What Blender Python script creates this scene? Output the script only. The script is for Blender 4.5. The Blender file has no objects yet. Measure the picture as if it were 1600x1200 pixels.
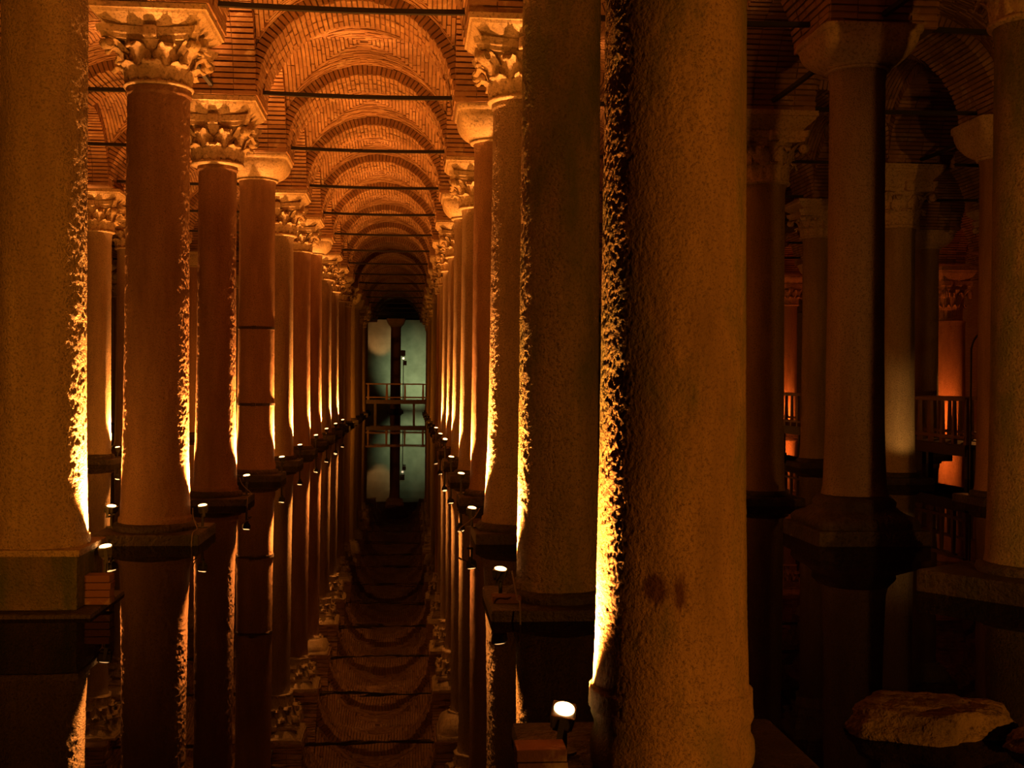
import bpy, bmesh, math, random
from mathutils import Vector, Matrix
random.seed(7)
PI = math.pi
S = bpy.context.scene
COL = S.collection
B = 4.8                       # bay of the column grid, metres
CAMX, CAMZ, YAW, Y0 = 0.198 * B, 2.08, 0.0860, 3.324
FPX = 1841.4
# ------------------------------------------------------------------ camera
cd = bpy.data.cameras.new('camera'); cam = bpy.data.objects.new('camera', cd); COL.objects.link(cam)
cd.sensor_width = 36; cd.lens = FPX / 1600 * 36; cd.clip_end = 300; cd.clip_start = .05
cam.matrix_world = (Matrix.Translation((CAMX, 0, CAMZ)) @ Matrix.Rotation(-YAW, 4, 'Z')
                    @ Matrix.Rotation(PI / 2 + .0007, 4, 'X') @ Matrix.Rotation(.008, 4, 'Z'))
S.camera = cam
# ------------------------------------------------------------------ world, exposure
w = bpy.data.worlds.new('world'); S.world = w; w.use_nodes = True
w.node_tree.nodes['Background'].inputs[0].default_value = (.010, .0035, .0008, 1)
w.node_tree.nodes['Background'].inputs[1].default_value = .25
S.view_settings.view_transform = 'Standard'; S.view_settings.look = 'None'
S.view_settings.exposure = 0; S.view_settings.gamma = 1; S.view_settings.use_curve_mapping = False
S.cycles.use_denoising = True
S.cycles.sample_clamp_indirect = 4
S.cycles.caustics_reflective = False; S.cycles.caustics_refractive = False
WARM = (1.0, .32, .03)
WARM2 = (1.0, .30, .036)
def lamp(kind, loc, power, color, size=.05, aim=None, angle=120, blend=.6):  # makes the fixture lamps and the added fill lights alike
    l = bpy.data.lights.new('lamp_or_fill_light', kind); l.energy = power; l.color = color
    if kind == 'AREA': l.size = size
    else: l.shadow_soft_size = size
    if kind == 'SPOT': l.spot_size = math.radians(angle); l.spot_blend = blend
    o = bpy.data.objects.new('lamp_or_fill_light', l); COL.objects.link(o); o.location = loc
    if aim is not None:
        o.rotation_euler = (Vector(aim) - Vector(loc)).to_track_quat('-Z', 'Y').to_euler()
    return o
# one unseen platform lamp and two added fill spots around the photographer
lamp('SPOT', (-2.6, -3.5, 2.8), 2600, (1.0, .30, .012), .35, aim=(-4.3, 11, 3.6), angle=50, blend=.6)  # fill spot added to brighten the near left column fronts
lamp('SPOT', (8.2, -2.6, 1.3), 1450, (1.0, .34, .025), .12, aim=(5.6, 11, 1.6), angle=70, blend=.5)
lamp('SPOT', (6.3, 3.0, 1.2), 620, (1.0, .38, .06), .12, aim=(7.4, 16, 2.6), angle=44, blend=.8)  # fill spot added out of view to brighten the dim cup-capital column
# lamps of the side channels that the columns hide
for X, i, p in ((-1, -1, 900), (-1, 2, 900), (-1, 5, 900), (-2, 1, 500), (-2, 4, 500), (-2, 7, 500), (-3, 3, 300)):
    lamp('POINT', (X * B, (Y0 + i + .5) * B, .55), p * .16, WARM, .1)
SPOT_P = 1250

def at(px, Z):                # a bearing in the photograph and a depth in bays -> ground position
    Z *= B; r = (px - 800) / FPX * Z
    return (CAMX + math.sin(YAW) * Z + math.cos(YAW) * r, math.cos(YAW) * Z - math.sin(YAW) * r)
def grid(X, i): return (X * B, (Y0 + i) * B)
# ------------------------------------------------------------------ materials
def mat(name): 
    m = bpy.data.materials.new(name); m.use_nodes = True
    nt = m.node_tree; return m, nt, nt.nodes['Principled BSDF']
def N(nt, t, **k):
    n = nt.nodes.new(t)
    for a, b in k.items(): setattr(n, a, b)
    return n
def ramp(nt, fac, stops):
    r = N(nt, 'ShaderNodeValToRGB'); e = r.color_ramp.elements
    while len(e) < len(stops): e.new(.5)
    for q, (p, c) in zip(e, stops): q.position = p; q.color = (*c, 1)
    nt.links.new(fac, r.inputs[0]); return r.outputs[0]
def noise(nt, vec, scale, detail=4, rough=.55):
    n = N(nt, 'ShaderNodeTexNoise'); n.inputs['Scale'].default_value = scale
    n.inputs['Detail'].default_value = detail; n.inputs['Roughness'].default_value = rough
    nt.links.new(vec, n.inputs['Vector']); return n.outputs['Fac']
def mix(nt, fac, a, b, mode='MIX'):
    m = N(nt, 'ShaderNodeMix', data_type='RGBA', blend_type=mode)
    for s, v in ((0, fac), (6, a), (7, b)):
        if hasattr(v, 'links'): nt.links.new(v, m.inputs[s])
        else: m.inputs[s].default_value = v if s == 0 else (*v, 1)
    return m.outputs[2]
def bump(nt, h, bs, strength=.6, dist=.02, prev=None):
    b = N(nt, 'ShaderNodeBump'); b.inputs['Strength'].default_value = strength; b.inputs['Distance'].default_value = dist
    nt.links.new(h, b.inputs['Height'])
    if prev: nt.links.new(prev, b.inputs['Normal'])
    if bs: nt.links.new(b.outputs[0], bs.inputs['Normal'])
    return b.outputs[0]
def coords(nt, mapping=None):
    g = N(nt, 'ShaderNodeNewGeometry').outputs['Position']
    if mapping:
        m = N(nt, 'ShaderNodeMapping'); m.inputs['Scale'].default_value = mapping
        nt.links.new(g, m.inputs['Vector']); return m.outputs[0]
    return g
def stone_mat(name, light, dark, green=None, grain=46, bstr=1, bdist=.035, gpos=.55, rough=.8):
    m, nt, bs = mat(name); p = coords(nt); pv = coords(nt, (1, 1, .18))
    c = ramp(nt, noise(nt, pv, 2.2, 5, .65), ((.32, dark), (.66, light)))
    f = noise(nt, p, grain, 5, .78)
    c = mix(nt, ramp(nt, f, ((.38, (1, 1, 1)), (.5, (0, 0, 0)))), c, tuple(x * .4 for x in light))
    if green:
        g = ramp(nt, noise(nt, coords(nt, (1, 1, .35)), 1.5, 6, .7), ((gpos - .08, (0, 0, 0)), (gpos + .1, (.9, .9, .9))))
        c = mix(nt, g, c, green)
    nt.links.new(c, bs.inputs['Base Color']); bs.inputs['Roughness'].default_value = rough
    bs.inputs['Specular IOR Level'].default_value = .22
    a = bump(nt, noise(nt, p, 5, 4, .6), None, .4, .05)
    bump(nt, noise(nt, p, grain, 3, .62), bs, bstr, bdist, a)
    return m
M = {}
M['stone'] = stone_mat('weathered_stone', (.50, .36, .22), (.30, .20, .12))
M['stone_pale'] = stone_mat('pale_stone', (.56, .42, .27), (.36, .25, .16), grain=46)
M['stone_smooth'] = stone_mat('smooth_stone', (.42, .25, .15), (.24, .13, .08), grain=60, bstr=.35, bdist=.012)
M['stone_mossy'] = stone_mat('mossy_stone', (.56, .33, .15), (.24, .14, .065), (.14, .14, .045), grain=64, bstr=.5, bdist=.02, gpos=.5)
M['block'] = stone_mat('mossy_block_stone', (.30, .20, .10), (.13, .10, .05), (.07, .08, .03), grain=40, gpos=.47)
def stained(m, spots, col):
    nt = m.node_tree; bs = nt.nodes['Principled BSDF']; src = bs.inputs['Base Color'].links[0].from_socket; cur = src
    for (c, sc) in spots:
        v = N(nt, 'ShaderNodeVectorMath', operation='SUBTRACT'); nt.links.new(coords(nt), v.inputs[0]); v.inputs[1].default_value = c
        v2 = N(nt, 'ShaderNodeVectorMath', operation='MULTIPLY'); nt.links.new(v.outputs[0], v2.inputs[0]); v2.inputs[1].default_value = sc
        l = N(nt, 'ShaderNodeVectorMath', operation='LENGTH'); nt.links.new(v2.outputs[0], l.inputs[0])
        a = N(nt, 'ShaderNodeMath', operation='ADD'); nt.links.new(l.outputs['Value'], a.inputs[0]); n2 = noise(nt, coords(nt, (1, 1, .3)), 26, 4, .7)
        k = N(nt, 'ShaderNodeMath', operation='MULTIPLY_ADD'); nt.links.new(n2, k.inputs[0]); k.inputs[1].default_value = 1.6; k.inputs[2].default_value = -.8
        nt.links.new(k.outputs[0], a.inputs[1])
        f = ramp(nt, a.outputs[0], ((.55, (.85, .85, .85)), (1.0, (0, 0, 0)))); cur = mix(nt, f, cur, col)
    nt.links.new(cur, bs.inputs['Base Color'])
p1, p2 = at(1026, 1.235), at(1062, 1.235)
stained(M['stone_mossy'], (((*p1, 1.06), (16, 3, 10)), ((*p2, 1.04), (24, 3, 8))), (.10, .03, .02))
M['stone_green'] = stone_mat('green_stained_stone', (.42, .28, .15), (.24, .16, .08), (.15, .14, .045), gpos=.5, grain=38)
M['capital'] = stone_mat('carved_marble', (.66, .50, .34), (.46, .34, .22), grain=26, bstr=.5, bdist=.02)
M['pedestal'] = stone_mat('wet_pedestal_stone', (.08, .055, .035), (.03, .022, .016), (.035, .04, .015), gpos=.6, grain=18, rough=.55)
M['rock'] = stone_mat('rubble_stone', (.27, .18, .10), (.11, .075, .045), grain=14, bstr=.9, bdist=.05)
def brick_mat(name, a, b, c3):
    m, nt, bs = mat(name); g = N(nt, 'ShaderNodeNewGeometry')
    c = ramp(nt, g.outputs['Random Per Island'], ((0, a), (.5, b), (1, c3)))
    p = coords(nt)
    st = ramp(nt, noise(nt, p, .9, 5, .65), ((.36, (.4, .34, .28)), (.62, (1, 1, 1))))
    c = mix(nt, .75, c, st, 'MULTIPLY')
    lime = ramp(nt, noise(nt, p, 2.6, 5, .7), ((.56, (0, 0, 0)), (.72, (.6, .6, .6))))
    c = mix(nt, lime, c, (.62, .5, .36))
    nt.links.new(c, bs.inputs['Base Color']); bs.inputs['Roughness'].default_value = .88
    bump(nt, noise(nt, p, 40, 3), bs, .5, .012)
    return m
M['brick'] = brick_mat('old_brick', (.34, .18, .10), (.40, .23, .13), (.47, .28, .16))
M['brick_red'] = brick_mat('red_brick', (.14, .05, .03), (.17, .07, .04), (.19, .08, .05))
m, nt, bs = mat('lime_mortar'); nt.links.new(ramp(nt, noise(nt, coords(nt), 3, 5), ((.3, (.09, .05, .03)), (.7, (.2, .12, .07)))), bs.inputs['Base Color'])
bs.inputs['Roughness'].default_value = .95; bump(nt, noise(nt, coords(nt), 30, 3), bs, .5, .015); M['mortar'] = m
m, nt, bs = mat('brick_wall'); br = N(nt, 'ShaderNodeTexBrick'); g = coords(nt)
mp = N(nt, 'ShaderNodeSeparateXYZ'); nt.links.new(g, mp.inputs[0]); cb = N(nt, 'ShaderNodeCombineXYZ'); ad = N(nt, 'ShaderNodeMath'); nt.links.new(mp.outputs[0], ad.inputs[0]); nt.links.new(mp.outputs[1], ad.inputs[1])
nt.links.new(ad.outputs[0], cb.inputs[0]); nt.links.new(mp.outputs[2], cb.inputs[1]); nt.links.new(cb.outputs[0], br.inputs['Vector'])
br.inputs['Scale'].default_value = 1; br.inputs['Brick Width'].default_value = .36; br.inputs['Row Height'].default_value = .075; br.inputs['Mortar Size'].default_value = .012
br.inputs['Color1'].default_value = (.4, .24, .15, 1); br.inputs['Color2'].default_value = (.5, .34, .22, 1); br.inputs['Mortar'].default_value = (.25, .18, .12, 1)
nt.links.new(br.outputs[0], bs.inputs['Base Color']); bs.inputs['Roughness'].default_value = .9; bump(nt, br.outputs['Fac'], bs, -.5, .01); M['wall'] = m
M['darkwall'] = stone_mat('dark_wall', (.05, .04, .03), (.02, .017, .012))  # very dark base colour, far wall above the plaster
m, nt, bs = mat('grey_plaster'); nt.links.new(ramp(nt, noise(nt, coords(nt), 1.2, 5), ((.3, (.34, .35, .28)), (.7, (.52, .53, .44)))), bs.inputs['Base Color']); bs.inputs['Roughness'].default_value = .85; M['plaster'] = m
def simple(name, c, r=.5, metal=0):
    m, nt, bs = mat(name); f = noise(nt, coords(nt), 9, 4)
    nt.links.new(ramp(nt, f, ((.3, tuple(x * .75 for x in c)), (.7, c))), bs.inputs['Base Color'])
    bs.inputs['Roughness'].default_value = r; bs.inputs['Metallic'].default_value = metal; return m
M['iron'] = simple('black_iron', (.018, .014, .012), .7)
M['band'] = simple('rusty_iron', (.04, .02, .012), .7)
M['housing'] = simple('lamp_housing', (.05, .045, .04), .45)
M['cable'] = simple('cable_rubber', (.16, .11, .07), .5)
M['wood'] = simple('walkway_timber', (.30, .16, .08), .55)
M['deck'] = simple('dark_deck_timber', (.08, .045, .03), .6)
M['steel'] = simple('painted_steel', (.10, .08, .07), .4, .6)
def glow(name, c, s):
    m, nt, bs = mat(name); bs.inputs['Base Color'].default_value = (*c, 1)
    bs.inputs['Emission Color'].default_value = (*c, 1); bs.inputs['Emission Strength'].default_value = s
    f = noise(nt, coords(nt), 60, 1); return m
M['lens'] = glow('lit_lamp_glass', (1, .5, .17), 9)
M['lens_red'] = glow('lit_red_lamp_glass', (1, .16, .05), 9)
M['bulb'] = glow('lit_bulb', (1, .75, .45), 2)
m, nt, bs = mat('still_water'); bs.inputs['Base Color'].default_value = (.006, .004, .0025, 1); bs.inputs['Roughness'].default_value = .012; bs.inputs['IOR'].default_value = 1.085
wv = noise(nt, coords(nt, (1, 1, 1)), .55, 2, .4); b1 = bump(nt, wv, None, .015, .12)
bump(nt, noise(nt, coords(nt), 3.5, 2, .5), bs, .015, .02, b1); M['water'] = m

# ------------------------------------------------------------------ mesh helpers
def mesh_obj(name, bm, m, parent=None, smooth=False, loc=None, recalc=True):
    if recalc: bmesh.ops.recalc_face_normals(bm, faces=bm.faces[:])
    me = bpy.data.meshes.new(name); bm.to_mesh(me); bm.free(); me.materials.append(m)
    if smooth: me.polygons.foreach_set('use_smooth', [True] * len(me.polygons))
    return link(name, me, parent, loc)
def link(name, me, parent=None, loc=None, rotz=0):
    o = bpy.data.objects.new(name, me); COL.objects.link(o)
    if parent: o.parent = parent
    if loc: o.location = loc
    if rotz: o.rotation_euler.z = rotz
    return o
def empty(name, loc=(0, 0, 0), rz=0, parent=None):
    o = bpy.data.objects.new(name, None); COL.objects.link(o); o.location = loc; o.rotation_euler.z = rz; o.empty_display_size = .2
    if parent: o.parent = parent
    return o
def tag(o, label=None, cat=None, group=None, kind=None):
    if label: o['label'] = label
    if cat: o['category'] = cat
    if group: o['group'] = group
    if kind: o['kind'] = kind
    return o
def box(bm, c, h, mtx=None, bev=0, taper=1.0):
    vs = []
    for sz in (-1, 1):
        for sx, sy in ((-1, -1), (1, -1), (1, 1), (-1, 1)):
            t = taper if sz > 0 else 1
            v = Vector((c[0] + sx * h[0] * t, c[1] + sy * h[1] * t, c[2] + sz * h[2]))
            vs.append(bm.verts.new(mtx @ v if mtx else v))
    fs = [bm.faces.new([vs[k] for k in q]) for q in ((3, 2, 1, 0), (4, 5, 6, 7), (0, 1, 5, 4), (1, 2, 6, 5), (2, 3, 7, 6), (3, 0, 4, 7))]
    if bev:
        es = list({e for f in fs for e in f.edges})
        bmesh.ops.bevel(bm, geom=es, offset=bev, segments=2, affect='EDGES', profile=.6)
def lathe(bm, prof, n=32, jit=0, sq=None, cx=0, cy=0, caps=True, seed=0, mtx=None):
    """prof: (r, z) or (r, z, squareness)"""
    rr = random.Random(seed); rings = []
    ph = [(rr.uniform(0, 6.28), rr.uniform(0, 6.28)) for _ in range(4)]
    for p in prof:
        r, z = p[0], p[1]; s = p[2] if len(p) > 2 else 0
        ring = []
        for k in range(n):
            a = 2 * PI * k / n
            q = 1.0
            if s:
                c_, s_ = abs(math.cos(a)), abs(math.sin(a)); e = 2 + s * 10
                q = (c_ ** e + s_ ** e) ** (-1 / e)
            d = 0
            if jit: d = jit * (math.sin(3 * a + z * 1.3 + ph[0][0]) + .7 * math.sin(5 * a - z * 2.1 + ph[1][0]) + .5 * math.sin(11 * a + z * 4.2 + ph[2][0]) + .6 * math.sin(z * 6 + ph[3][0] + 2 * a))
            v = Vector((cx + (r * q + d) * math.cos(a), cy + (r * q + d) * math.sin(a), z))
            ring.append(bm.verts.new(mtx @ v if mtx else v))
        rings.append(ring)
    for a, b in zip(rings, rings[1:]):
        for k in range(n): bm.faces.new((a[k], a[(k + 1) % n], b[(k + 1) % n], b[k]))
    if caps:
        bm.faces.new([bm.verts.new(v.co) for v in rings[0][::-1]]); bm.faces.new([bm.verts.new(v.co) for v in rings[-1]])
def tube(bm, pts, r, n=8):
    pts = [Vector(p) for p in pts]; rings = []
    for k, p in enumerate(pts):
        d = (pts[min(k + 1, len(pts) - 1)] - pts[max(k - 1, 0)]).normalized()
        u = d.cross(Vector((.13, .21, 1))).normalized(); v = d.cross(u)
        rings.append([bm.verts.new(p + (u * math.cos(2 * PI * j / n) + v * math.sin(2 * PI * j / n)) * r) for j in range(n)])
    for a, b in zip(rings, rings[1:]):
        for k in range(n): bm.faces.new((a[k], a[(k + 1) % n], b[(k + 1) % n], b[k]))
    bm.faces.new(rings[0][::-1]); bm.faces.new(rings[-1])
def spline(pts, n=8):
    pts = [Vector(p) for p in pts]; out = []
    P = [pts[0]] + pts + [pts[-1]]
    for k in range(1, len(P) - 2):
        for j in range(n):
            t = j / n; a, b, c, d = P[k - 1:k + 3]
            out.append(.5 * ((2 * b) + (c - a) * t + (2 * a - 5 * b + 4 * c - d) * t * t + (3 * b - a - 3 * c + d) * t ** 3))
    return out + [pts[-1]]

# ------------------------------------------------------------------ shell: water, walls
X_LO, X_HI = -3.5, 5.5; I_LO, I_HI = -5, 16
xl, xh, yl, yh = X_LO * B, X_HI * B, (Y0 + I_LO) * B, (Y0 + I_HI) * B
bm = bmesh.new(); vs = [bm.verts.new(p) for p in ((xl, yl, 0), (xh, yl, 0), (xh, yh, 0), (xl, yh, 0))]; bm.faces.new(vs)
tag(mesh_obj('water', bm, M['water']), kind='structure')
bm = bmesh.new(); box(bm, ((xl + xh) / 2, (yl + yh) / 2, -1.3), ((xh - xl) / 2, (yh - yl) / 2, .1)); tag(mesh_obj('floor', bm, M['pedestal']), kind='structure')
for nm, c, h in (('wall_left', (xl - .25, (yl + yh) / 2, 3.8), (.25, (yh - yl) / 2, 5)), ('wall_right', (xh + .25, (yl + yh) / 2, 3.8), (.25, (yh - yl) / 2, 5)),
                 ('wall_far', ((xl + xh) / 2, yh + .25, 3.8), ((xh - xl) / 2, .25, 5)), ('wall_near', ((xl + xh) / 2, yl - .25, 3.8), ((xh - xl) / 2, .25, 5))):
    bm = bmesh.new(); box(bm, c, h); tag(mesh_obj(nm, bm, M['darkwall'] if nm == 'wall_far' else M['wall']), kind='structure')

bm = bmesh.new(); box(bm, ((xl + xh) / 2, yh - .06, 3.1), ((xh - xl) / 2, .06, 4.0)); tag(mesh_obj('trim_1', bm, M['plaster']), kind='structure')
# ------------------------------------------------------------------ ceiling: arches and groined brick vaults
SPR, HP = 6.88, .735                       # springing height, half width of the piers
R = B / 2 - HP                             # arch radius
RW = R + .216                              # web radius
def arch_shell():                          # spans along x, band along y, origin at springing level mid span
    bm = bmesh.new(); n = 28; g = .02; rows = []
    for k in range(n + 1):
        a = PI * k / n
        ci, si = math.cos(a), math.sin(a)
        zi = (R + g) * si; xi = (R + g) * ci
        zo = max(math.sqrt(max(RW ** 2 - min(abs(xi), R) ** 2, 0)) + .03, zi + .1)
        rows.append([bm.verts.new((xi, -HP + g, zo)), bm.verts.new((xi, -HP + g, zi)), bm.verts.new((xi, HP - g, zi)), bm.verts.new((xi, HP - g, zo))])
    for a, b in zip(rows, rows[1:]):
        for k in range(3): bm.faces.new((a[k], a[k + 1], b[k + 1], b[k]))
    return bm
NV = 56
def arch_brick(bm, k, row, rr, rows=4, jit=True):
    L = 2 * HP / rows; a0 = PI * k / NV; a1 = PI * (k + 1) / NV; gp = .0085
    j = rr.uniform(-.014, .014); ja = rr.uniform(-.003, .003)
    y0 = -HP + row * L + .006; y1 = y0 + L - .012
    if row == 0: y0 -= rr.uniform(0, .012)
    if row == rows - 1: y1 += rr.uniform(0, .012)
    r0 = R - .012 + j; r1 = R + (.2 if row in (0, rows - 1) else .06)
    vs = []
    for y in (y0, y1):
        for r, a in ((r0, a0 + gp + ja), (r0, a1 - gp + ja), (r1, a1 - gp * .8), (r1, a0 + gp * .8)):
            vs.append(bm.verts.new((r * math.cos(a), y, r * math.sin(a))))
    for q in ((0, 1, 2, 3), (7, 6, 5, 4), (0, 4, 5, 1), (1, 5, 6, 2), (3, 7, 4, 0)): bm.faces.new([vs[t] for t in q])
def arch_bricks(seed, skip_front=False):
    bm = bmesh.new(); rr = random.Random(seed)
    for row in range(4):
        if skip_front and row == 0: continue
        for k in range(NV): arch_brick(bm, k, row, rr)
    return bm
def web_z(x, y): return max(math.sqrt(max(RW * RW - x * x, 0)), math.sqrt(max(RW * RW - y * y, 0)))
def web_shell():
    bm = bmesh.new(); n = 28; v = {}
    for a in range(n + 1):
        for b in range(n + 1):
            x, y = -R - .02 + (2 * R + .04) * a / n, -R - .02 + (2 * R + .04) * b / n
            v[a, b] = bm.verts.new((x, y, web_z(x, y) + .02))
    for a in range(n):
        for b in range(n): bm.faces.new((v[a, b], v[a + 1, b], v[a + 1, b + 1], v[a, b + 1]))
    return bm
def web_bricks(seed):
    bm = bmesh.new(); rr = random.Random(seed); pitch = .08
    for side in range(4):
        rot = Matrix.Rotation(side * PI / 2, 4, 'Z'); k = 0; y = R - pitch
        while y > .05:
            xm = y + pitch * .5; am = math.asin(min(xm / RW, 1)); a = -am; da = .30 / RW
            off = rr.uniform(.3, 1)
            while a < am - .01:
                a1 = min(am, a + da * off); off = 1
                if am - a1 < .04: a1 = am
                j = rr.uniform(-.014, .012); g = .0012; vs = []
                for yy in (y + .010 + rr.uniform(-.004, .004), y + pitch - .010 + rr.uniform(-.004, .004)):
                    for t in (a + g, a1 - g):
                        for r in (RW + j - .012, RW + .035):
                            # keep the foot of each course on its own side of the groin
                            vs.append(bm.verts.new(rot @ Vector((r * math.sin(t), yy, r * math.cos(t)))))
                for q in ((0, 2, 6, 4), (0, 1, 3, 2), (4, 6, 7, 5), (0, 4, 5, 1), (2, 3, 7, 6)): bm.faces.new([vs[t] for t in q])
                a = a1
            y -= pitch; k += 1
    return bm
def as_mesh(name, bm, m, smooth=False):
    bmesh.ops.recalc_face_normals(bm, faces=bm.faces[:]); me = bpy.data.meshes.new(name); bm.to_mesh(me); bm.free(); me.materials.append(m)
    if smooth: me.polygons.foreach_set('use_smooth', [True] * len(me.polygons))
    return me
def flip_down(me):                          # vault shells face down into the room
    me.flip_normals() if sum(p.normal.z * p.area for p in me.polygons) > 0 else None
    return me
ARCH = as_mesh('arch', arch_shell(), M['mortar']); AB = [as_mesh('arch_bricks', arch_bricks(s), M['brick']) for s in (1, 2, 3)]
AB_SK = as_mesh('arch_bricks', arch_bricks(5, True), M['brick'])
WEB = as_mesh('vault_web', web_shell(), M['mortar']); WB = [as_mesh('web_bricks', web_bricks(s), M['brick']) for s in (11, 12)]
VOU = []
rr = random.Random(77)
for k in range(NV):
    bm = bmesh.new(); arch_brick(bm, k, 0, rr); VOU.append(as_mesh('brick', bm, M['brick']))
bm = bmesh.new(); box(bm, (0, 0, 1.0), (HP - .012, HP - .012, 1.0)); PIER = as_mesh('pier', bm, M['mortar'])
bm = bmesh.new(); rr = random.Random(4)
for c in range(8):                           # brick courses at the corners of the pier
    for s, (dx, dy) in enumerate(((1, 1), (1, -1), (-1, 1), (-1, -1))):
        L1, L2 = (.19, .09) if (c + s) % 2 else (.09, .19)
        box(bm, (dx * (HP - L1), dy * (HP - L2), .04 + c * .075), (L1, L2, .031))
PIERB = as_mesh('pier_bricks', bm, M['brick'])
ceil = tag(empty('ceiling', (0, 0, SPR)), kind='structure')
XS = [X_LO + k for k in range(int(X_HI - X_LO) + 1)]
for xi, X in enumerate(XS):
    for i in range(-2, I_HI + 1):
        p = link('pier', PIER, ceil, (X * B, (Y0 + i) * B, 0)); tag(link('pier_bricks', PIERB, p), kind='stuff')
        if X < X_HI:
            a = link('cross_arch', ARCH, ceil, ((X + .5) * B, (Y0 + i) * B, 0))
            if abs(X + .5) < .1 and i in (0, 1, 2):
                tag(link('arch_bricks', AB_SK, a), kind='stuff')
                for k in range(NV): link('brick', VOU[k], a)
            else: tag(link('arch_bricks', AB[(xi + i) % 3], a, rotz=PI * ((xi + i) % 2)), kind='stuff')
        if i < I_HI:
            a = link('side_arch', ARCH, ceil, (X * B, (Y0 + i + .5) * B, 0), PI / 2); tag(link('arch_bricks', AB[(xi * 2 + i) % 3], a), kind='stuff')
            if X < X_HI:
                v = link('vault_web', WEB, ceil, ((X + .5) * B, (Y0 + i + .5) * B, 0)); tag(link('web_bricks', WB[(xi + i) % 2], v, rotz=PI / 2 * ((xi + 2 * i) % 4)), kind='stuff')

# ------------------------------------------------------------------ capitals
def leaf_bm(bm, ang, z0, h, W, r0, lean=.06, curl=.17, seed=0):
    rr = random.Random(seed); nt_, nw = 13, 6
    prof = ((0, 0, 0), (.25, .015, .3), (.5, lean * .5, .62), (.7, lean, .86), (.85, lean + curl * .45, 1.0), (.94, lean + curl * .85, .98), (1, lean + curl, .84))
    def ip(t):
        for a, b in zip(prof, prof[1:]):
            if t <= b[0]:
                f = (t - a[0]) / (b[0] - a[0]); return a[1] + (b[1] - a[1]) * f, a[2] + (b[2] - a[2]) * f
        return prof[-1][1:]
    ca, sa = math.cos(ang), math.sin(ang); sheets = []
    for th in (0, .035):
        g = []
        for k in range(nt_):
            t = k / (nt_ - 1); r, z = ip(t)
            wd = W * (.72 + .38 * math.sin(PI * min(t * 1.15, 1))) * (1 - .55 * max(0, t - .8) / .2)
            wd *= 1 + (.20 if k % 3 == 1 else -.10 if k % 3 == 0 and k else 0)
            row = []
            for j in range(nw + 1):
                u = j / nw * 2 - 1
                rad = r0 + r + .03 * (1 - abs(u)) - .018 * (1 if abs(abs(u) - .5) < .2 else 0) - th - .05 * u * u * (1 - t)
                x, y = rad, u * wd
                row.append(bm.verts.new((x * ca - y * sa, x * sa + y * ca, z0 + z * h + (.012 * abs(u) * (k % 3 - 1)))))
            g.append(row)
        sheets.append(g)
    A, Bk = sheets
    for g in sheets:
        for a, b in zip(g, g[1:]):
            for j in range(nw): bm.faces.new((a[j], a[j + 1], b[j + 1], b[j]))
    def rim(p, q): 
        for k in range(len(p) - 1): bm.faces.new((p[k], p[k + 1], q[k + 1], q[k]))
    rim([r[0] for r in A], [r[0] for r in Bk]); rim([r[-1] for r in A], [r[-1] for r in Bk]); rim(A[0], Bk[0]); rim(A[-1], Bk[-1])
def volute_bm(bm, ang):
    pts = []
    for k in range(30):
        t = k / 29
        if t < .4: pts.append((.46 + .30 * t / .4, .44 + .17 * math.sin(t / .4 * PI / 2)))
        else:
            s = (t - .4) / .6; a = PI / 2 - s * 4.3 * PI / 2; r = .085 * (1 - .62 * s)
            pts.append((.76 + r * math.cos(a), .525 + r * math.sin(a)))
    ca, sa = math.cos(ang), math.sin(ang); rows = []
    for k, (r, z) in enumerate(pts):
        wdt = .07 if k > 8 else .05 + .02 * k / 8; row = []
        for y, d in ((-wdt, 0), (-wdt * .3, .014), (wdt * .3, .014), (wdt, 0)): row.append(bm.verts.new((r * ca - y * sa, r * sa + y * ca, z + d * 0 + (0.012 if abs(y) > .04 else 0))))
        rows.append(row)
    for a, b in zip(rows, rows[1:]):
        for j in range(3): bm.faces.new((a[j], a[j + 1], b[j + 1], b[j]))
    lathe(bm, [(.02, -.066), (.072, -.06), (.078, 0), (.072, .06), (.02, .066)], 12, mtx=Matrix.Translation((.76 * ca, .76 * sa, .525)) @ Matrix.Rotation(ang, 4, 'Z') @ Matrix.Rotation(PI / 2, 4, 'X'))
def abacus_bm(bm, z0, z1, half, dent):
    n = 9; ring = []
    for s in range(4):
        for k in range(n):
            u = -1 + 2 * k / n; 
            if k == 0: u = -.86
            d = half - dent * (1 - u * u)
            x, y = d, u * half; a = s * PI / 2
            ring.append((x * math.cos(a) - y * math.sin(a), x * math.sin(a) + y * math.cos(a)))
        x, y = half, .86 * half; a = s * PI / 2
        ring.append((x * math.cos(a) - y * math.sin(a), x * math.sin(a) + y * math.cos(a)))
    levels = []
    for z, f in ((z0, .93), (z0 + (z1 - z0) * .35, .95), (z0 + (z1 - z0) * .45, 1.0), (z1, 1.03)):
        levels.append([bm.verts.new((x * f, y * f, z)) for x, y in ring])
    m_ = len(ring)
    for a, b in zip(levels, levels[1:]):
        for k in range(m_): bm.faces.new((a[k], a[(k + 1) % m_], b[(k + 1) % m_], b[k]))
    bm.faces.new(levels[0][::-1]); bm.faces.new(levels[-1])
def bell_bm(bm):
    lathe(bm, [(.40, 0), (.445, .012), (.455, .035), (.44, .06), (.40, .07), (.39, .2), (.41, .4), (.47, .56), (.53, .63)], 32)
LEAVES = [(PI / 4 * k, .05, .27, .155, .40, .05, .15) for k in range(8)] + [(PI / 4 * k + PI / 8, .06, .50, .14, .40, .08, .19) for k in range(8)]
LEAF_M = []
for k, L in enumerate(LEAVES):
    bm = bmesh.new(); leaf_bm(bm, *L[:5], lean=L[5], curl=L[6], seed=k); LEAF_M.append(as_mesh('leaf', bm, M['capital'], True))
VOL_M = []
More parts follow.
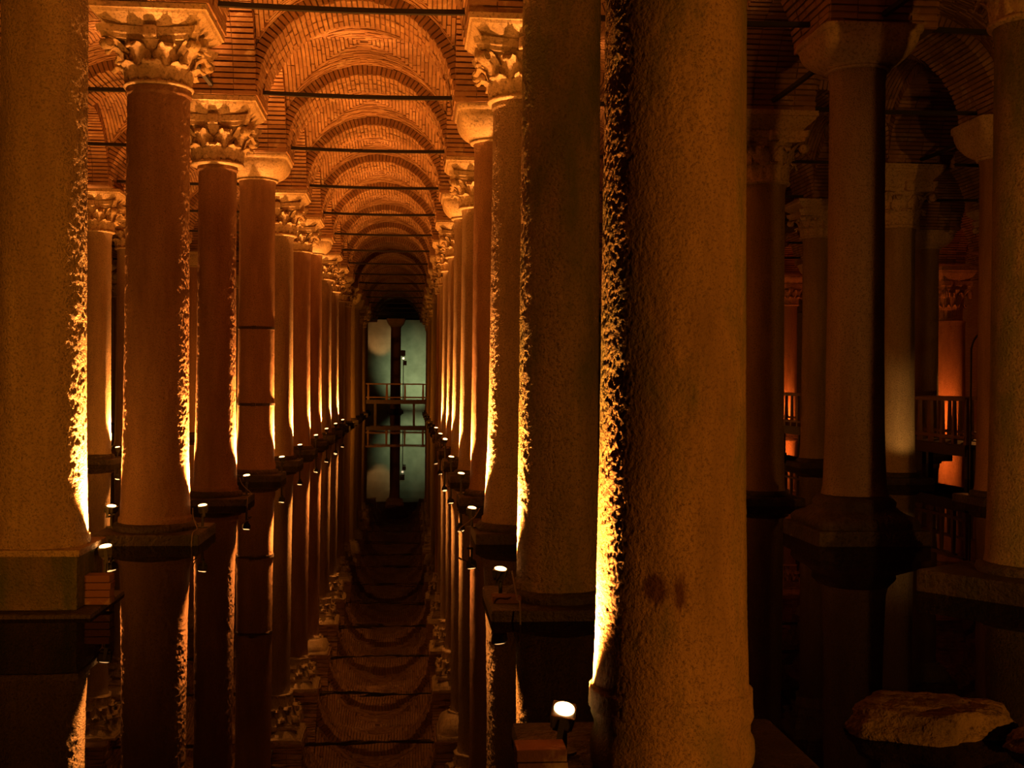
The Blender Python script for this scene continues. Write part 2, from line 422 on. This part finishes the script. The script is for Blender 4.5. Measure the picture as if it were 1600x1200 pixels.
for k in range(4):
    bm = bmesh.new(); volute_bm(bm, PI / 4 + k * PI / 2); VOL_M.append(as_mesh('volute', bm, M['capital'], True))
bm = bmesh.new(); bell_bm(bm); BELL = as_mesh('bell', bm, M['capital'], True)
bm = bmesh.new(); abacus_bm(bm, .63, .80, .66, .15); ABA = as_mesh('abacus', bm, M['capital'])
bm = bmesh.new(); box(bm, (.56, 0, .72), (.07, .085, .085), bev=.03); FLE = as_mesh('fleuron', bm, M['capital'])
bm = bmesh.new(); bell_bm(bm)
for k, L in enumerate(LEAVES): leaf_bm(bm, *L[:5], lean=L[5], curl=L[6], seed=k)
for k in range(4): volute_bm(bm, PI / 4 + k * PI / 2)
abacus_bm(bm, .63, .80, .66, .15)
CAP_FAR = as_mesh('capital', bm, M['capital'])
bm = bmesh.new(); prof = [(.40, 0, 0), (.43, .01, 0), (.44, .03, 0), (.42, .05, 0)]
for k in range(11):
    t = k / 10; prof.append((.42 + (.66 - .42) * math.sin(t * PI / 2) ** .85 , .05 + .43 * t ** 1.15, t * .85))
prof += [(.67, .50, .9), (.69, .51, 1), (.69, .60, 1)]
lathe(bm, prof, 48); CUP = as_mesh('capital', bm, M['capital'], True)
bm = bmesh.new()
def impost_bm(bm):
    lv = []
    for z, hh in ((0, .52), (.03, .56), (.07, .60), (.15, .69), (.19, .71), (.20, .735), (.28, .735)):
        n = 8; ring = []
        for s in range(4):
            for k in range(n):
                u = -1 + 2 * k / n; sc = 0
                if z < .16: sc = .05 * (math.cos(u * PI * 2) ) * (1 - z / .16)
                d = hh - sc * .6; a = s * PI / 2; x, y = d, u * hh
                ring.append(bm.verts.new((x * math.cos(a) - y * math.sin(a), x * math.sin(a) + y * math.cos(a), z - (.045 * math.cos(u * PI * 2) if z < .01 else 0))))
        lv.append(ring)
    m_ = len(lv[0])
    for a, b in zip(lv, lv[1:]):
        for k in range(m_): bm.faces.new((a[k], a[(k + 1) % m_], b[(k + 1) % m_], b[k]))
    bm.faces.new(lv[0][::-1]); bm.faces.new(lv[-1])
impost_bm(bm); IMP = as_mesh('impost', bm, M['capital'])

# ------------------------------------------------------------------ columns
def interp(prof, t):
    for a, b in zip(prof, prof[1:]):
        if t <= b[0]: return a[1] + (b[1] - a[1]) * (t - a[0]) / (b[0] - a[0])
    return prof[-1][1]
def rough_shaft(root, seg_fn, z0, z1, m, amp, seed, nseg=190, step=.017, sc=1.0):
    """worn shaft with its pitted surface modelled"""
    from mathutils import noise as mn
    nr = int((z1 - z0) / step); vs = []; fs = []; nz = mn.noise
    for k in range(nr + 1):
        z = z0 + (z1 - z0) * k / nr; r0 = seg_fn(z)
        for j in range(nseg):
            a = 2 * PI * j / nseg; c, s_ = math.cos(a), math.sin(a)
            p = Vector((c * .42, s_ * .42, z + seed * 7.3))
            d = nz(p * 24 * sc) * .55 + nz(p * 52 * sc) * .35 + nz(p * 6) * .5
            d = (d if d < .25 else .25) * amp
            vs.append(((r0 + d) * c, (r0 + d) * s_, z))
    for k in range(nr):
        b0, b1 = k * nseg, (k + 1) * nseg
        for j in range(nseg):
            j2 = (j + 1) % nseg; fs.append((b0 + j, b0 + j2, b1 + j2, b1 + j))
    me = bpy.data.meshes.new('shaft'); me.from_pydata(vs, [], fs); me.materials.append(m)
    me.polygons.foreach_set('use_smooth', [True] * len(me.polygons)); link('shaft', me, root)
def column(key, pos, label, kind='leafy', r=(.44, .40, .385), neck=5.85, foot=.2, mt='stone', ped=('slab', .60), joint=None, bands=(), detail=False, seed=0, rough=0):
    x, y = pos; root = empty('column', (x, y, 0)); tag(root, label, 'column', kind='thing')
    # shaft
    z0, z1 = foot, neck
    def rad(z):
        t = (z - z0) / (z1 - z0); a, b, c = r
        v = b + (c - b) * t
        v += (a - b) * math.exp(-t * 7)
        if t < .02: v += .02
        if t > .985: v += .02
        return v
    def seg(za, zb, jit=.004):
        n = max(8, int((zb - za) / .12)); return [(rad(za + (zb - za) * k / n), za + (zb - za) * k / n) for k in range(n + 1)]
    bm = bmesh.new()
    if rough: bm.free(); rough_shaft(root, rad, z0, z1, M[mt], abs(rough), seed % 10, *((300, .0105, 1.75) if rough < 0 else ()))
    elif joint:
        s0 = seg(z0, joint - .012); s1 = seg(joint + .012, z1)
        s0 = s0[:-1] + [(s0[-1][0], joint - .03), (s0[-1][0], joint - .012), (s0[-1][0] - .005, joint - .006)]
        lathe(bm, s0, 44, 0.0012, seed=seed); mesh_obj('lower_shaft', bm, M[mt], root, True)
        bm = bmesh.new(); s1 = [(s1[0][0] - .005, joint - .007), (s1[0][0] - .004, joint + .004), (s1[0][0], joint + .010), (s1[0][0], joint + .03)] + s1[1:]
        lathe(bm, s1, 44, 0.0012, seed=seed); mesh_obj('shaft', bm, M[mt], root, True)
    else:
        lathe(bm, seg(z0, z1), 44, 0.0012, seed=seed); mesh_obj('shaft', bm, M[mt], root, True)
    for zb in bands:
        bm = bmesh.new(); rb = rad(zb) + .012
        lathe(bm, [(rb - .01, zb - .03), (rb, zb - .028), (rb, zb + .028), (rb - .01, zb + .03)], 40)
        box(bm, (0, -rb - .02, zb), (.05, .03, .035)); mesh_obj('iron_band', bm, M['band'], root)
    # pedestal
    pk, ph = ped[0], ped[1]; prz = ped[2] if len(ped) > 2 else 0
    bm = bmesh.new(); rz = Matrix.Rotation(prz, 4, 'Z')
    if pk == 'slab':
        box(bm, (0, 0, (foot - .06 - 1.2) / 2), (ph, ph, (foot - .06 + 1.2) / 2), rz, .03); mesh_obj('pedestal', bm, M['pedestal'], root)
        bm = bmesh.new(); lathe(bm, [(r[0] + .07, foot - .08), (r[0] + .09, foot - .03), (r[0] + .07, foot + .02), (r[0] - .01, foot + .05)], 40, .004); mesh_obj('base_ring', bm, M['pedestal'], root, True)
    elif pk == 'torus':
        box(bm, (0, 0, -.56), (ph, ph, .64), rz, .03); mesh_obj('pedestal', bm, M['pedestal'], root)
        bm = bmesh.new(); a = r[0]
        lathe(bm, [(a + .0, .06), (a + .015, .10), (a + .02, .16), (a + .015, .22), (a - .005, .26), (a - .005, .30), (a + .012, .34), (a + .01, .38), (a + .0, .41), (a - .01, foot + .06)], 48, .006, seed=3); mesh_obj('base_ring', bm, M[mt], root, True)
    elif pk == 'block':
        box(bm, (0, 0, (foot - .02 + .04) / 2), (r[0] + .035, r[0] + .035, (foot - .06) / 2), rz, .02); mesh_obj('pedestal_block', bm, M['block'], root)
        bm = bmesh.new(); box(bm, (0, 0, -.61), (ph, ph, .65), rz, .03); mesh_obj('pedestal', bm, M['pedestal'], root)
        bm = bmesh.new(); box(bm, (0, 0, foot - .01), (r[0] + .06, r[0] + .06, .03), rz, .012); mesh_obj('base_moulding', bm, M['stone_pale'], root)
    elif pk == 'steps':
        box(bm, (0, 0, -.45), (ph, ph, .65), rz, .03); mesh_obj('pedestal', bm, M['pedestal'], root)
        bm = bmesh.new(); a = r[0]
        lathe(bm, [(ph * .93, .2, .8), (ph * .95, .28, .7), (ph * .9, .34, .5), (ph * .74, .40, .3), (a + .12, .46, 0), (a + .13, .52, 0), (a + .05, foot - .01, 0), (a - .03, foot, 0)], 40, .005); mesh_obj('base_ring', bm, M['pedestal'], root, True)
    # capital
    top = SPR; ks = max(r[2] / .385, .88); R4 = rz if False else None
    if kind == 'cup':
        c = link('capital', CUP, root, (0, 0, neck)); c.scale = (1, 1, (top - neck + .01) / .60)
    else:
        hz = (top - neck) / 1.09
        if detail:
            c = link('capital', BELL, root, (0, 0, neck)); c.scale = (1, 1, hz)
            for me in LEAF_M: link('leaf', me, c)
            for me in VOL_M: link('volute', me, c)
            link('abacus', ABA, c)
            for k in range(4): link('fleuron', FLE, c, rotz=k * PI / 2)
        else:
            c = link('capital', CAP_FAR, root, (0, 0, neck)); c.scale = (1, 1, hz)
        im = link('impost', IMP, root, (0, 0, neck + .81 * hz)); im.scale = (1, 1, hz)
    return root
ORD = ['nearest', 'second', 'third', 'fourth', 'fifth', 'sixth', 'seventh', 'eighth', 'ninth', 'tenth', 'eleventh', 'twelfth', 'thirteenth', 'fourteenth', 'fifteenth', 'sixteenth', 'seventeenth']
# (X line, row) : overrides.  rows count away from the photographer
LINES = {-2.5: ('line of columns two beyond the left bank', range(2, 12)), -1.5: ('line of columns just beyond the left bank', range(1, 12)),
         -.5: ('left bank of the bright channel', range(-1, 15)), .5: ('right bank of the bright channel', range(-2, 15)),
         1.5: ('first dark line right of the mossy column', range(-1, 4)), 2.5: ('second dark line right of the mossy column', range(0, 6)),
         3.5: ('third dark line right of the mossy column', range(2, 10))}
OV = {
 (-.5, -1): dict(px=66, Z=2.27, r=(.415, .385, .375), foot=.56, ped=('block', .62), neck=5.95, detail=True, mt='stone', rough=.011, look='broad rough stone column with square pedestal block'),
 (-.5, 0): dict(r=(.455, .415, .40), foot=.20, ped=('slab', .68), neck=5.93, detail=True, rough=.013, look='rough stone column with clear leafy capital and impost'),
 (-.5, 1): dict(r=(.38, .335, .32), foot=.18, ped=('slab', .60), neck=5.80, detail=True, mt='stone_smooth', rough=.007, look='slim reddish stone column with leafy capital'),
 (-.5, 2): dict(px=400, Z=5.27, r=(.41, .385, .375), kind='cup', neck=6.38, mt='stone_smooth', bands=(1.62, 3.25), look='iron-banded stone column with plain cup capital'),
 (-.5, 3): dict(detail=True), (-.5, 4): dict(detail=True), (-.5, 5): dict(kind='cup', neck=6.36),
 (.5, -2): dict(px=1051, Z=1.31, r=(.415, .388, .365), foot=.38, ped=('torus', .78), mt='stone_mossy', neck=5.9, rough=-.0065, look='huge mossy pitted stone column in front with rust stain'),
 (.5, -1): dict(px=873, Z=2.30, r=(.385, .37, .365), foot=.16, ped=('slab', .66), mt='stone_green', neck=5.9, rough=.009, look='dark green stained stone column behind the huge mossy one'),
 (.5, 0): dict(px=810, r=(.47, .40, .37), neck=5.86, detail=True, mt='stone', rough=.009, look='reddish column with leafy capital'),
 (.5, 1): dict(r=(.40, .37, .36), kind='cup', neck=6.30, mt='stone_smooth', look='reddish column with smooth cup capital'),
 (.5, 2): dict(detail=True, neck=5.85), (.5, 3): dict(kind='cup', neck=6.3), (.5, 4): dict(detail=True),
 (1.5, -1): dict(px=1612, Z=2.5, r=(.44, .40, .38), foot=.28, ped=('slab', .80, .6), neck=5.75, detail=True, mt='stone_green', look='dim column on a turned slab at the frame edge'),
 (1.5, 0): dict(px=1336, Z=3.37, r=(.43, .385, .37), foot=.62, ped=('steps', .76), kind='cup', neck=6.38, mt='stone', joint=3.08, look='dim reddish column with broad cup capital and dark joint'),
 (1.5, 1): dict(px=1192, Z=4.4, r=(.40, .37, .36), neck=5.66, detail=True, look='dim column with leafy capital behind the huge mossy one'),
 (2.5, 1): dict(px=1562, Z=4.45, kind='cup', neck=6.2, look='dim cup-capital column half hidden at the frame edge'),
 (2.5, 2): dict(px=1402, Z=5.4, neck=5.55, detail=True, mt='stone_pale', look='paler leafy-capital column with patch of light at its foot'),
 (2.5, 3): dict(px=1275, Z=6.4, look='very dark narrow-looking column left of the cup-capital one'), (2.5, 4): dict(px=1190, Z=7.4),
 (3.5, 7): dict(px=1231, Z=10.7, neck=5.6, mt='stone_pale', look='red-lit distant column seen in the slit beside the mossy one'),
 (-1.5, 3): dict(px=149, Z=6.25, r=(.40, .38, .37), neck=5.85, detail=True, look='reddish column with leafy capital between two broad near ones'),
}
MAXR = {}
POS = {}
for X, (lname, rows) in LINES.items():
    for n, i in enumerate(rows):
        o = dict(OV.get((X, i), {})); px = o.pop('px', None); Z = o.pop('Z', Y0 + i); look = o.pop('look', None)
        rr = random.Random(int(X * 100 + i * 7 + 1000))
        pos = at(px, Z) if px else grid(X, i)
        if 'kind' not in o and (X, i) not in OV: o['kind'] = 'cup' if rr.random() < .3 else 'leafy'
        if o.get('kind') == 'cup' and 'neck' not in o: o['neck'] = 6.34
        if 'r' not in o: b_ = rr.uniform(.36, .40); o['r'] = (b_ + .04, b_, b_ - .012)
        if 'mt' not in o: o['mt'] = rr.choice(['stone', 'stone_smooth', 'stone_pale', 'stone'])
        if 'neck' not in o: o['neck'] = rr.uniform(5.75, 5.95)
        cap = 'plain cup capital' if o.get('kind') == 'cup' else 'carved leafy capital'
        lab = f"{look}, {ORD[n]} in its line" if look else f"column with {cap}, {ORD[n]} along the {lname}"
        column((X, i), pos, lab, seed=int(X * 10 + i + 50), **o); POS[X, i] = (pos, o)
# lit far pier of the red chamber on the dark side, and the pier before the pale end wall
column((4.5, 6), at(1485, 9.8), 'thick short red-lit distant column seen above the railing', kind='leafy', r=(.62, .56, .54), neck=4.75, mt='stone_pale'); 
column((0, 15), at(618, 18.2), 'dark column standing before the pale green end wall', kind='cup', r=(.40, .38, .37), neck=6.3, mt='stone_smooth')

# ------------------------------------------------------------------ tie rods
def rod_mesh(L):
    bm = bmesh.new(); pts = [(-L / 2 - .1 + (L + .2) * k / 12, 0, -.03 * (1 - ((k - 6) / 6) ** 2)) for k in range(13)]
    for k in range(12):
        a, b = Vector(pts[k]), Vector(pts[k + 1]); c = (a + b) / 2
        q = (b - a).to_track_quat('X', 'Z').to_matrix().to_4x4()
        box(bm, (0, 0, 0), ((b - a).length / 2 + .001, .033, .033), Matrix.Translation(c) @ q)
    return as_mesh('tie_rod', bm, M['iron'])
ROD = rod_mesh(2 * R)
CH = {-2: ('the channel two left of the bright one', range(2, 8)), -1: ('the channel left of the bright one', range(0, 10)), 0: ('the bright channel', range(0, 16)), 1: ('the first dark channel', range(0, 4)), 2: ('the second dark channel', range(0, 5)), 3: ('the railed walkway channel', range(2, 9))}
for c, (nm, rows) in CH.items():
    for n, i in enumerate(rows):
        tag(link('tie_rod', ROD, None, (c * B, (Y0 + i) * B, 7.12)), f"iron tie rod across {nm}, {ORD[n]} in its row" if n else f"nearest black iron tie rod across {nm}", 'tie rod', 'iron tie rods under the arches')
SN = {-1.5: 'the columns beyond the left bank', -.5: 'the left bank columns', .5: 'the right bank columns', 1.5: 'the first dark line of columns', 2.5: 'the second dark line of columns'}
for X, rows in ((-1.5, range(0, 6)), (-.5, range(-1, 5)), (.5, range(-1, 4)), (1.5, range(-1, 4)), (2.5, range(0, 5))):
    for n, i in enumerate(rows):
        tag(link('tie_rod', ROD, None, (X * B, (Y0 + i + .5) * B, 7.06), PI / 2), f"lengthwise tie rod joining {SN[X]}, {ORD[n]} in its row", 'tie rod', 'iron tie rods under the arches')

# ------------------------------------------------------------------ floodlights at the column feet
def flood_meshes():
    bm = bmesh.new(); box(bm, (0, 0, -.035), (.085, .06, .04), taper=1.12, bev=.012)
    for k in range(5): box(bm, (-.06 + .03 * k, 0, -.082), (.004, .045, .012))
    hs = as_mesh('housing', bm, M['housing'])
    bm = bmesh.new(); lathe(bm, [(.0755, .0), (.0755, .012), (.06, .018)], 24)
    for v in bm.verts: v.co.y *= .74
    ln = as_mesh('lens', bm, M['lens']); lr = as_mesh('lens', bm2 := bmesh.new(), M['lens_red']) if False else None
    bm = bmesh.new(); n = 10
    for s in (-1, 1): box(bm, (s * .1, 0, -.07), (.004, .016, .06))
    box(bm, (0, 0, -.13), (.104, .016, .004)); br_ = as_mesh('bracket', bm, M['housing'])
    return hs, ln, br_
HS, LN, BR = flood_meshes()
def floodlight(x, y, z, toward, label, power=SPOT_P, ground=.12, color=WARM2, tilt=.12, yawview=True, glare=False):
    """toward: unit vector from the lamp to the column it lights"""
    root = empty('floodlight', (x, y, 0)); tag(root, label, 'floodlight', 'floodlights at the column feet')
    rz = math.atan2(toward[1], toward[0])
    hold = Matrix.Translation((0, 0, z)) @ Matrix.Rotation(rz, 4, 'Z') @ Matrix.Rotation(tilt, 4, 'Y') @ Matrix.Rotation(PI / 2, 4, 'Z')
    # tip the face a little to the photographer's platform as well
    tip = Matrix.Translation((0, 0, z)) @ Matrix.Rotation(.05 if not glare else .2, 4, 'X') @ Matrix.Translation((0, 0, -z))
    for nm, me in (('housing', HS), ('lens', LN), ('bracket', BR)):
        o = link(nm, me, root); o.matrix_local = tip @ hold
    if z - .14 > ground:
        bm = bmesh.new(); lathe(bm, [(.018, ground), (.018, z - .12)], 10); lathe(bm, [(.07, ground), (.07, ground + .015)], 16); mesh_obj('stem', bm, M['housing'], root)
    d = Vector(toward + (0,)) 
    lamp('SPOT', (x + d.x * .0, y + d.y * .0, z + .035), power, color, .035, aim=(x - d.x * .08, y - d.y * .08, z + 1.035), angle=92, blend=.85)
    lamp('SPOT', (x, y, z + .035), power * .5, color, .035, aim=(x + d.x * .04, y + d.y * .04, z + 1.035), angle=38, blend=1.0)
    lamp('SPOT', (x, y, z + .035), power * 10, (1, .36, .075), .035, aim=(x + d.x * .47, y + d.y * .47, z + 1.035), angle=51, blend=1.0)
    return root
def bank_lamp(X, i, side, zb, label, power=SPOT_P, gap=.14, fwd=-.11, **k):
    (cx, cy), o = POS[X, i]; rad = o['r'][0]
    x = cx + side * (rad + gap); y = cy - fwd
    v = Vector((cx - x, cy - y)).normalized()
    ph = o.get('ped', ('slab', .7))
    return floodlight(x, y, zb, (v.x, v.y), label, power, ground=max(o.get('foot', .2) - .06, .1) if ph[0] == 'slab' else .1, **k)
zl = {-1: .53, 0: .43, 1: .46, 2: .48, 3: .5, 4: .54, 5: .55, 6: .56, 7: .56}
for n, i in enumerate(range(-1, 8)):
    bank_lamp(-.5, i, 1, zl[i], f"glowing floodlight at channel side of the {ORD[n]} left bank column")
for n, i in enumerate(range(0, 6)):
    bank_lamp(-.5, i, -1, .42, f"glowing floodlight at outer side of the {ORD[n + 1]} left bank column", SPOT_P * .6)
zr = {-2: .33, -1: .34, 0: .40, 1: .50, 2: .5, 3: .66, 4: .6, 5: .6, 6: .6}
for n, i in enumerate(range(-2, 6)):
    bank_lamp(.5, i, -1, zr[i], f"glowing floodlight at channel side of the {ORD[n]} right bank column", SPOT_P * (.55, .8, 1, 1, 1, 1, 1, 1)[n], glare=i in (-2, 3))
for n, i in enumerate((2, 3, 4)):
    bank_lamp(-1.5, i, 1, .4, f"floodlight at foot of the {('second', 'third', 'fourth')[n]} column beyond the left bank", SPOT_P * .8)
# red-lit chamber on the dark side
for (X, Z, px, p) in ((0, 10.5, 1222, 500), (0, 9.5, 1462, 600), (0, 12.5, 1500, 400)):
    q = at(px, Z); lamp('POINT', (q[0], q[1], .9), p * .35, (1, .16, .02), .1)
q = at(1446, 5.0); lamp('SPOT', (*q, .7), 60, (1, .5, .12), .05, aim=(*at(1408, 5.35), 1.5), angle=60)
# walkway railing, pale light on the end wall, far arches
q = at(1545, 8.0); lamp('SPOT', (*q, 2.4), 220, (1, .3, .05), .06, aim=(*at(1490, 6.6), 1.2), angle=50)  # warm spot added behind a column to brighten the railing posts
q = at(656, 18.1); lamp('SPOT', (*q, .6), 850, (.80, .95, .45), .2, aim=(*at(648, 19.3), 3.0), angle=62, blend=.9)
q = at(594, 18.7); lamp('SPOT', (*q, 3.6), 150, (1, .42, .12), .2, aim=(*at(594, 19.3), 6.0), angle=50)
for sx in (-1, 1): lamp('POINT', (sx * (B / 2 + .1), (Y0 + 9) * B + .9, .5), 280, WARM, .08)  # points added behind columns so the far arches show dimly
lamp('POINT', (-B / 2 - .1, (Y0 + 12) * B + .9, .5), 220, WARM, .08)  # one more added point, deeper in the far arches

# ------------------------------------------------------------------ bricks under lamps, cables
def brick_stack(x, y, z0, n, label, rz=0):
    root = empty('brick_stack', (x, y, z0), rz); tag(root, label, 'bricks')
    for k in range(n):
        bm = bmesh.new(); box(bm, (random.uniform(-.008, .008), 0, .032 + k * .068), (.13, .09, .031), bev=.006); mesh_obj('brick', bm, M['brick_red'], root)
(p, o) = POS[-.5, -1]; brick_stack(p[0] + .55, p[1] - .12, .045, 4, 'stack of red bricks beside the nearest left bank pedestal')
(p, o) = POS[.5, -1]; brick_stack(p[0] - .50, p[1] - .25, .10, 1, 'single red brick on the slab of the green stained column')
(p, o) = POS[.5, -2]; brick_stack(p[0] - .70, p[1] - .1, .08, 2, 'red bricks beside the torus foot of the huge mossy column')
def cable(pts, label):
    bm = bmesh.new(); tube(bm, spline(pts), .008, 6); tag(mesh_obj('cable', bm, M['cable'], smooth=True), label, 'cable')
def hang(X, i, side, z, label, sway):
    (c, o) = POS[X, i]; x = c[0] + side * (o['r'][0] + .05); y = c[1] - .12
    cable([(x, y, z), (x + side * sway * .3, y - .15, z * .75), (x + side * sway, y - .35, z * .45), (x + side * sway * .9, y - .6, .16), (x + side * sway * .9, y - .68, -.1)], label)
hang(-.5, 0, 1, .42, 'pale cable drooping from the second left bank floodlight', .12)
hang(-.5, 1, 1, .44, 'pale cable drooping from the third left bank floodlight', .25)
hang(.5, -1, -1, .36, 'cable hanging down the slab of the green stained column', -.02)
hang(.5, 0, -1, .42, 'cable curving down from the third right bank floodlight', .28)

# ------------------------------------------------------------------ walkways
def railing(root, p0, p1, z, h=1.05, gap=.9, pw=.045, rail=.045):
    p0, p1 = Vector((*p0, 0)), Vector((*p1, 0)); d = (p1 - p0); L = d.length; n = max(1, round(L / gap)); q = Matrix.Rotation(math.atan2(d.y, d.x), 4, 'Z'); c = (p0 + p1) / 2
    for zz, hh in ((z + h, rail), (z + .16, rail * .8)):
        bm = bmesh.new(); box(bm, (0, 0, 0), (L / 2, rail * 1.3, hh), Matrix.Translation((c.x, c.y, zz)) @ q, .01); mesh_obj('rail', bm, M['wood'], root)
    for k in range(n + 1):
        p = p0 + d * k / n; bm = bmesh.new(); box(bm, (0, 0, h / 2), (pw * 1.5, pw, h / 2), Matrix.Translation((p.x, p.y, z)) @ q, taper=.62); mesh_obj('post', bm, M['wood'], root)
def walkway(a, b, width, z, label, gap, legs):
    root = empty('walkway', (0, 0, 0)); tag(root, label, 'walkway')
    a, b = Vector((*a, 0)), Vector((*b, 0)); d = b - a; L = d.length; q = Matrix.Rotation(math.atan2(d.y, d.x), 4, 'Z'); nrm = Vector((-d.y, d.x, 0)).normalized() * width / 2
    bm = bmesh.new(); n = int(L / .2)
    for k in range(n):
        p = a + d * (k + .5) / n; box(bm, (0, 0, 0), (L / n / 2 - .006, width / 2, .025), Matrix.Translation((p.x, p.y, z - .025)) @ q)
    tag(mesh_obj('planks', bm, M['deck'], root), kind='stuff')
    for s in (-1, 1):
        c = (a + b) / 2 + nrm * s * .96; bm = bmesh.new(); box(bm, (0, 0, 0), (L / 2, .05, .11), Matrix.Translation((c.x, c.y, z - .16)) @ q); mesh_obj('beam', bm, M['deck'], root)
        railing(root, (a + nrm * s * .97)[:2], (b + nrm * s * .97)[:2], z, gap=gap)
        for k in range(legs + 1):
            p = a + d * k / legs + nrm * s * .9; bm = bmesh.new(); box(bm, (0, 0, 0), (.07, .07, (z + 1.0) / 2), Matrix.Translation((p.x, p.y, (z - 1.2) / 2)) @ q); mesh_obj('support', bm, M['deck'], root)
yw = (Y0 + 13.25) * B
walkway((-1.9 * B, yw), (2.4 * B, yw), 1.8, 1.02, 'raised railed walkway crossing the far end of the bright channel', 1.25, 8)
walkway((3.02 * B, (Y0 + 2.1) * B), (3.02 * B, (Y0 + 10) * B), 1.7, .78, 'railed timber walkway running among the dark columns', .62, 14)
# mast with two boxes on the far walkway
q = at(630, 16.3); root = tag(empty('lamp_mast', (q[0], q[1], 1.02)), 'thin mast with two dark boxes on the far walkway', 'mast')
bm = bmesh.new(); lathe(bm, [(.03, 0), (.022, 2.9)], 8); mesh_obj('pole', bm, M['iron'], root)
for k, (dx, z) in enumerate(((-.02, 3.1), (.1, 2.45))):
    bm = bmesh.new(); box(bm, (dx, -.05, z), (.15 - .03 * k, .12, .19 - .04 * k), bev=.02); mesh_obj('speaker_box', bm, M['iron'], root)
bm = bmesh.new(); lathe(bm, [(.02, 2.68), (.07, 2.72), (.07, 2.8), (.02, 2.84)], 12); mesh_obj('bulb', bm, M['bulb'], root)
# bent pipe by the dark walkway
q = at(1517, 5.6); bm = bmesh.new()
tube(bm, spline([(q[0], q[1], -.2), (q[0], q[1], 2.6), (q[0] + .02, q[1], 3.05), (q[0] + .16, q[1], 3.3), (q[0] + .35, q[1], 3.34)]), .022, 8)
tag(mesh_obj('bent_pipe', bm, M['steel'], smooth=True), 'thin bent metal pipe standing before the dark railing', 'pipe')
# ------------------------------------------------------------------ rubble stone in the water
def boulder(name, pos, size, seed, label):
    bm = bmesh.new(); bmesh.ops.create_icosphere(bm, subdivisions=5, radius=1)
    from mathutils import noise as mn
    for v in bm.verts:
        p = v.co.copy(); d = 1 + .22 * mn.noise(p * 1.3 + Vector((seed, 0, 0))) + .10 * mn.noise(p * 3.5 + Vector((seed, 3, 0))) + .05 * mn.noise(p * 9) + .025 * mn.noise(p * 20)
        v.co = Vector((p.x * size[0], p.y * size[1], (max(min(p.z, .62), -.8)) * size[2])) * d
    o = mesh_obj(name, bm, M['rock'], None, True, (*pos, 0)); tag(o, label, 'rock')
boulder('rubble_stone', at(1452, 1.50), (.50, .34, .25), 4, 'rough pale broken stone lying in the dark water')
boulder('rubble_stone', at(1640, 1.42), (.24, .2, .14), 9, 'lower dark broken stone beside the rough pale one')
